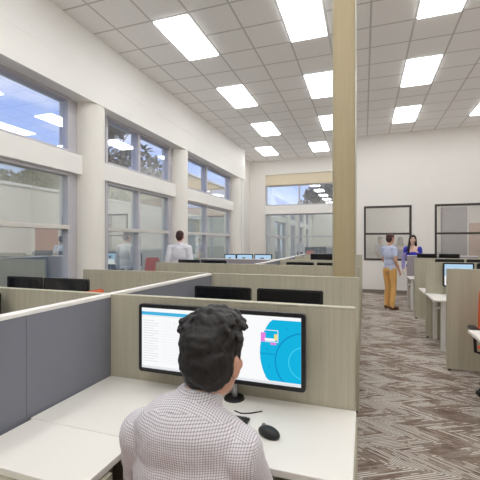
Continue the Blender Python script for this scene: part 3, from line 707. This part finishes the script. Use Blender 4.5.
# --- the seated man
def wavy(o, c, q_):
    rnd = random.Random(5); g_ = lambda x, y, z: V(c)+q_ @ V((x, y, z))
    pr = [('e', g_(0, -.012, .058), (.090, .106, .084), q_), ('e', g_(.004, -.038, .008), (.085, .076, .088), q_), ('e', g_(.004, -.044, -.030), (.073, .054, .046), q_), ('e', g_(0, .05, .095), (.06, .05, .035), q_)]
    for k in range(120):                              # loose waves swept over the crown and the right side
        a = rnd.uniform(0, 2*math.pi); t = rnd.uniform(.10, 1.0); rr = t
        x, y = .084*rr*math.cos(a), -.002+.10*rr*math.sin(a); z = .072+.066*math.sqrt(max(0, 1-rr*rr))
        if y < -.05 and rnd.random() < .5: continue
        r_ = rnd.uniform(.009, .0155); p = V((x, y, z)); w0 = rnd.uniform(-.6, .6)
        d = V((math.cos(w0), math.sin(w0)*.8, -.15 if x > 0 else .15))*rnd.uniform(.016, .028); up = V((0, 0, rnd.uniform(.004, .012)))
        pr.append(('c', g_(*(p-d)), r_*.6, g_(*(p+up)), r_)); pr.append(('c', g_(*(p+up)), r_, g_(*(p+d)), r_*.55))
    for s in (-1, 1): pr.append(('c', g_(s*.074, .016, .04), .011, g_(s*.073, .022, .005), .007))
    grow('hair', pr, .004, 1, 'hair_black', o, fold=.0045, freq=34)
def office(top, legs_mat, shoe, sl=1.0, long_sleeve=True, fold=.006, collar=True, hem=0.0, vox=.0075, cuff=.93, smooth=3):
    def f(o, J, torso, arms, legs, feet):
        pr = inflate(torso, .014)
        for s in 'LR':
            w = lerp(J['el'+s], J['wr'+s], cuff)
            pr += inflate(limb(J['sh'+s], .060*sl, J['el'+s], .046*sl), .012*sl)
            if long_sleeve: pr += inflate(limb(J['el'+s], .046, w, .032, .02), .009)
            else: pr[-1] = ('c', pr[-1][1], pr[-1][2], lerp(J['sh'+s], J['el'+s], .55), .062*sl); 
        if collar:
            n = J['neck']; ax = (J['head']-J['neck']).normalized(); ax.x = 0
            for k in range(16):
                a = 2*math.pi*k/16; b = 2*math.pi*(k+1)/16
                P_ = lambda t: n+ax*.046+V((.055*math.cos(t), .002+.055*math.sin(t), -.014*math.sin(t)))
                pr.append(('c', P_(a), .011, P_(b), .011)); pr.append(('c', P_(a)-ax*.020, .014, P_(b)-ax*.020, .014))
        grow('shirt', pr, vox, smooth, top, o, fold=fold, freq=8)
        pr = inflate([torso[0]], .012)
        for s in 'LR': pr += inflate(legs[s], .014)[:-1]+[('c', lerp(J['kn'+s], J['an'+s], .3), .066, J['an'+s]+V((0, 0, -.02)), .056)]
        grow('trousers', pr, vox, 3, legs_mat, o, fold=fold*.8, freq=7)
        for s in 'LR':
            grow('shoe', inflate(feet[s], .006), .006, 2, shoe, o)
    return f
J = dict(pelvis=(0, -.04, .57), chest=(0, -.02, .90), neck=(.014, -.004, 1.092), head=(.036, .045, 1.214), shL=(-.158, -.02, 1.0), shR=(.136, -.02, .995), hump=(-.01, -.035, 1.02),
         elL=(-.22, .07, .80), elR=(.165, .08, .80), wrL=(-.22, .33, .775), wrR=(.02, .34, .775), hdL=(.05, 1, -.05), hdR=(-.25, 1, -.05), huL=(0, 0, 1), huR=(0, 0, 1),
         hipL=(-.09, 0, .54), hipR=(.09, 0, .54), knL=(-.12, .42, .53), knR=(.12, .42, .53), anL=(-.12, .40, .10), anR=(.12, .42, .10), toeL=(-.13, .57, 0), toeR=(.13, .59, 0))
person('man in a checked shirt with wavy black hair, seated at the ultrawide monitor', (-.455, .93, 0), 0, J, wavy, office('check', 'navy', 'black_leather', fold=.007, vox=.006, smooth=10), headrot=(R(-4), 0, R(-10)))
# --- standing man by the windows
J = stand(1.79, w=.19)
person('man in a white shirt standing by the second round column, seen from behind', (-3.66, 6.74, 0), R(12), J, shortcrop('hair_brown'), office('white_shirt', 'navy', 'black_leather'), headrot=(R(-6), 0, 0))
# --- man in the aisle
def casual(o, J, torso, arms, legs, feet):
    office('tee', 'mustard', 'brown_leather', sl=.82, long_sleeve=False, collar=False)(o, J, torso, arms, legs, feet)
J = stand(1.75, elR=(.205, -.06, 1.13), wrR=(.195, .08, .89), elL=(-.185, .02, 1.12), wrL=(-.06, .21, 1.02), stride=.04, slim=.88, w=.155)
person('man in a blue-grey t-shirt and mustard trousers standing in the aisle', (.57, 9.08, 0), R(-42), J, shortcrop('hair_brown'), casual, slim=.88)
# --- woman behind the mauve divider
def longhair(o, c, q_):
    g_ = lambda x, y, z: V(c)+q_ @ V((x, y, z))
    pr = [('e', g_(0, -.014, .045), (.084, .10, .080), q_), ('e', g_(0, -.05, -.01), (.083, .062, .10), q_), ('e', g_(0, -.065, -.13), (.085, .045, .12), q_)]
    pr += [('c', g_(.07, .02, .03), .022, g_(.08, .01, -.07), .026), ('c', g_(.08, .01, -.07), .027, g_(.10, .06, -.20), .034), ('c', g_(.10, .06, -.20), .036, g_(.11, .09, -.36), .020)]
    pr += [('c', g_(-.07, .02, .03), .020, g_(-.078, .0, -.07), .020), ('c', g_(-.078, .0, -.07), .020, g_(-.08, -.06, -.2), .03)]
    grow('hair', pr, .007, 3, 'hair_dark', o, fold=.003, freq=30)
def dressed(o, J, torso, arms, legs, feet):
    pr = [('e', J['chest']+V((0, .0, -.03)), (.155, .122, .14)), ('e', lerp(J['pelvis'], J['chest'], .45), (.135, .106, .15)), ('e', J['pelvis'], (.16, .118, .12))]
    for s in 'LR': pr += [('c', J['sh'+s]+V((0, 0, -.005)), .064, lerp(J['sh'+s], J['el'+s], .45), .058), ('c', J['sh'+s]+V((0, 0, -.02)), .055, J['chest']+V((0, 0, .03)), .10)]
    grow('blouse', pr, .0075, 3, 'dress', o, fold=.005, freq=8)
    for s in 'LR':
        grow('sleeve', inflate(limb(lerp(J['sh'+s], J['el'+s], .4), .050, J['el'+s], .040)+limb(J['el'+s], .040, lerp(J['el'+s], J['wr'+s], .9), .028), .008), .0075, 3, 'lavender', o)
    pr = [('c', J['pelvis']+V((0, 0, .02)), .12, J['pelvis']+V((0, 0, -.42)), .115), ('e', J['pelvis'], (.155, .122, .10))]
    grow('skirt', pr, .009, 3, 'lavender', o, fold=.006, freq=7)
    for s in 'LR': grow('shoe', inflate(feet[s], .005), .006, 2, 'black_leather', o)
J = stand(1.74, slim=.9, w=.155); J.update(knR=V((.045, .03, .5)), anR=V((.03, -.02, .1)), toeR=V((.05, .14, 0)))
person('woman with long dark hair in a royal blue blouse standing behind the mauve divider', (1.185, 10.2, 0), R(176), J, longhair, dressed, skin='skin_pale', slim=.9, jaw=.85)

# ------------------------------------------------------------------ outdoors
struct('ground', MB().b2(-90, -4.7, -30, 110, -.25, -.13), 'grass', 'lawn outside the left windows', 'ground')
struct('ground_far', MB().b2(-4.7, 40, 14.6, 110, -.25, -.13), 'grass')
def tree(loc, h, cr, seed, label, n=2600):
    rnd = random.Random(seed); t = thing('tree', label, 'tree', loc, 0, 'trees outside')
    MB().cone((0, 0, 0), .2, (0, 0, h*.62), .09, 12).build('trunk', 'bark', t, smooth=50)
    m = MB()
    for k in range(9):
        a = rnd.uniform(0, 6.28); z = h*rnd.uniform(.3, .55); m.cone((0, 0, z), .06, (cr*.7*math.cos(a), cr*.7*math.sin(a), z+h*.22), .02, 6)
    m.build('branches', 'bark', t, smooth=50)
    m = MB(); lumps = [(rnd.uniform(-.6, .6)*cr, rnd.uniform(-.6, .6)*cr, h*rnd.uniform(.42, .88), cr*rnd.uniform(.35, .6)) for k in range(11)]
    for k in range(n):
        lx, ly, lz, lr = rnd.choice(lumps); d = V((rnd.gauss(0, 1), rnd.gauss(0, 1), rnd.gauss(0, 1))).normalized()*lr*rnd.uniform(.55, 1)
        c = V((lx, ly, lz))+d; u = V((rnd.gauss(0, 1), rnd.gauss(0, 1), rnd.gauss(0, 1))).normalized(); w = u.orthogonal().normalized(); s = rnd.uniform(.14, .3)
        m.bm.faces.new([m.bm.verts.new(c+u*s), m.bm.verts.new(c+w*s*.5), m.bm.verts.new(c-u*s), m.bm.verts.new(c-w*s*.5)])
    m.build('foliage', 'leaf', t)
for i, (x, y, h, cr, lab) in enumerate([(-13.5, 16.0, 10.2, 2.4, 'dense tree outside the left pane of the middle window bay'), (-20, 17.5, 7.0, 2.8, 'broad tree outside the nearest window bay, before the column'),
                                  (-36, 50, 9.5, 3.6, 'far tree beneath the clouds, seen through the middle bay'), (-29, 13, 6.0, 3.0, 'low tree far out on the lawn left of the broad tree'),
                                  (-3.6, 33, 7.3, 2.0, 'tree behind the clerestory in the far wall, right of its mullion'), (2.5, 38, 7.6, 2.6, 'tree farther right behind the far wall')]):
    tree((x, y, -.14), h, cr, 40+i, lab)
t = thing('backdrop_wall', 'long pale garden wall added on the lawn so the left panes read grey', 'garden wall', (-9.5, 9, -.14)); MB().b2(-.12, .12, -22, 8, 0, 3.3).build('masonry', 'backdrop', t); MB().b2(-.17, .17, -22, 8, 3.3, 3.38).build('coping', 'facade', t)  # added wall blocks bright sky so the lower left panes read grey
t = thing('backdrop_wall', 'pale garden wall added outside so the far window reads grey', 'garden wall', (-3, 20, -.14)); MB().b2(-6.3, 8, -.12, .12, 0, 3.1).build('masonry', 'backdrop', t); MB().b2(-6.3, 8, -.17, .17, 3.1, 3.18).build('coping', 'facade', t)  # added backdrop giving the low far pane an even grey
t = thing('building', 'tan stone building with a red brick band seen through the far window bay', 'building', (-22, 48, -.14), 0)
MB().b2(-5, 5, -17, 20, 6.0, 8.6).build('upper_wall', 'stone', t); MB().b2(-5.2, 5.2, -17.2, 20.2, 8.6, 8.8).build('roof_edge', 'facade', t)
MB().b2(-5, 4.9, -17, 20, 2.6, 6.0).build('brick_wall', 'brick', t); MB().b2(-5, 4.9, -17, 20, 0, 2.6).build('lower_wall', 'facade', t)
MB().b2(4.9, 5.5, -17, 20, 4.1, 4.5).build('canopy', 'facade', t)
for k in range(9):
    y = -16+k*4.0
    MB().b2(5.0, 5.4, y-.25, y+.25, 0, 4.1).build('pilaster', 'facade', t)
    MB().b2(4.88, 4.95, y+.8, y+2.9, .4, 3.6).build('window', 'far_glass', t)
settle()
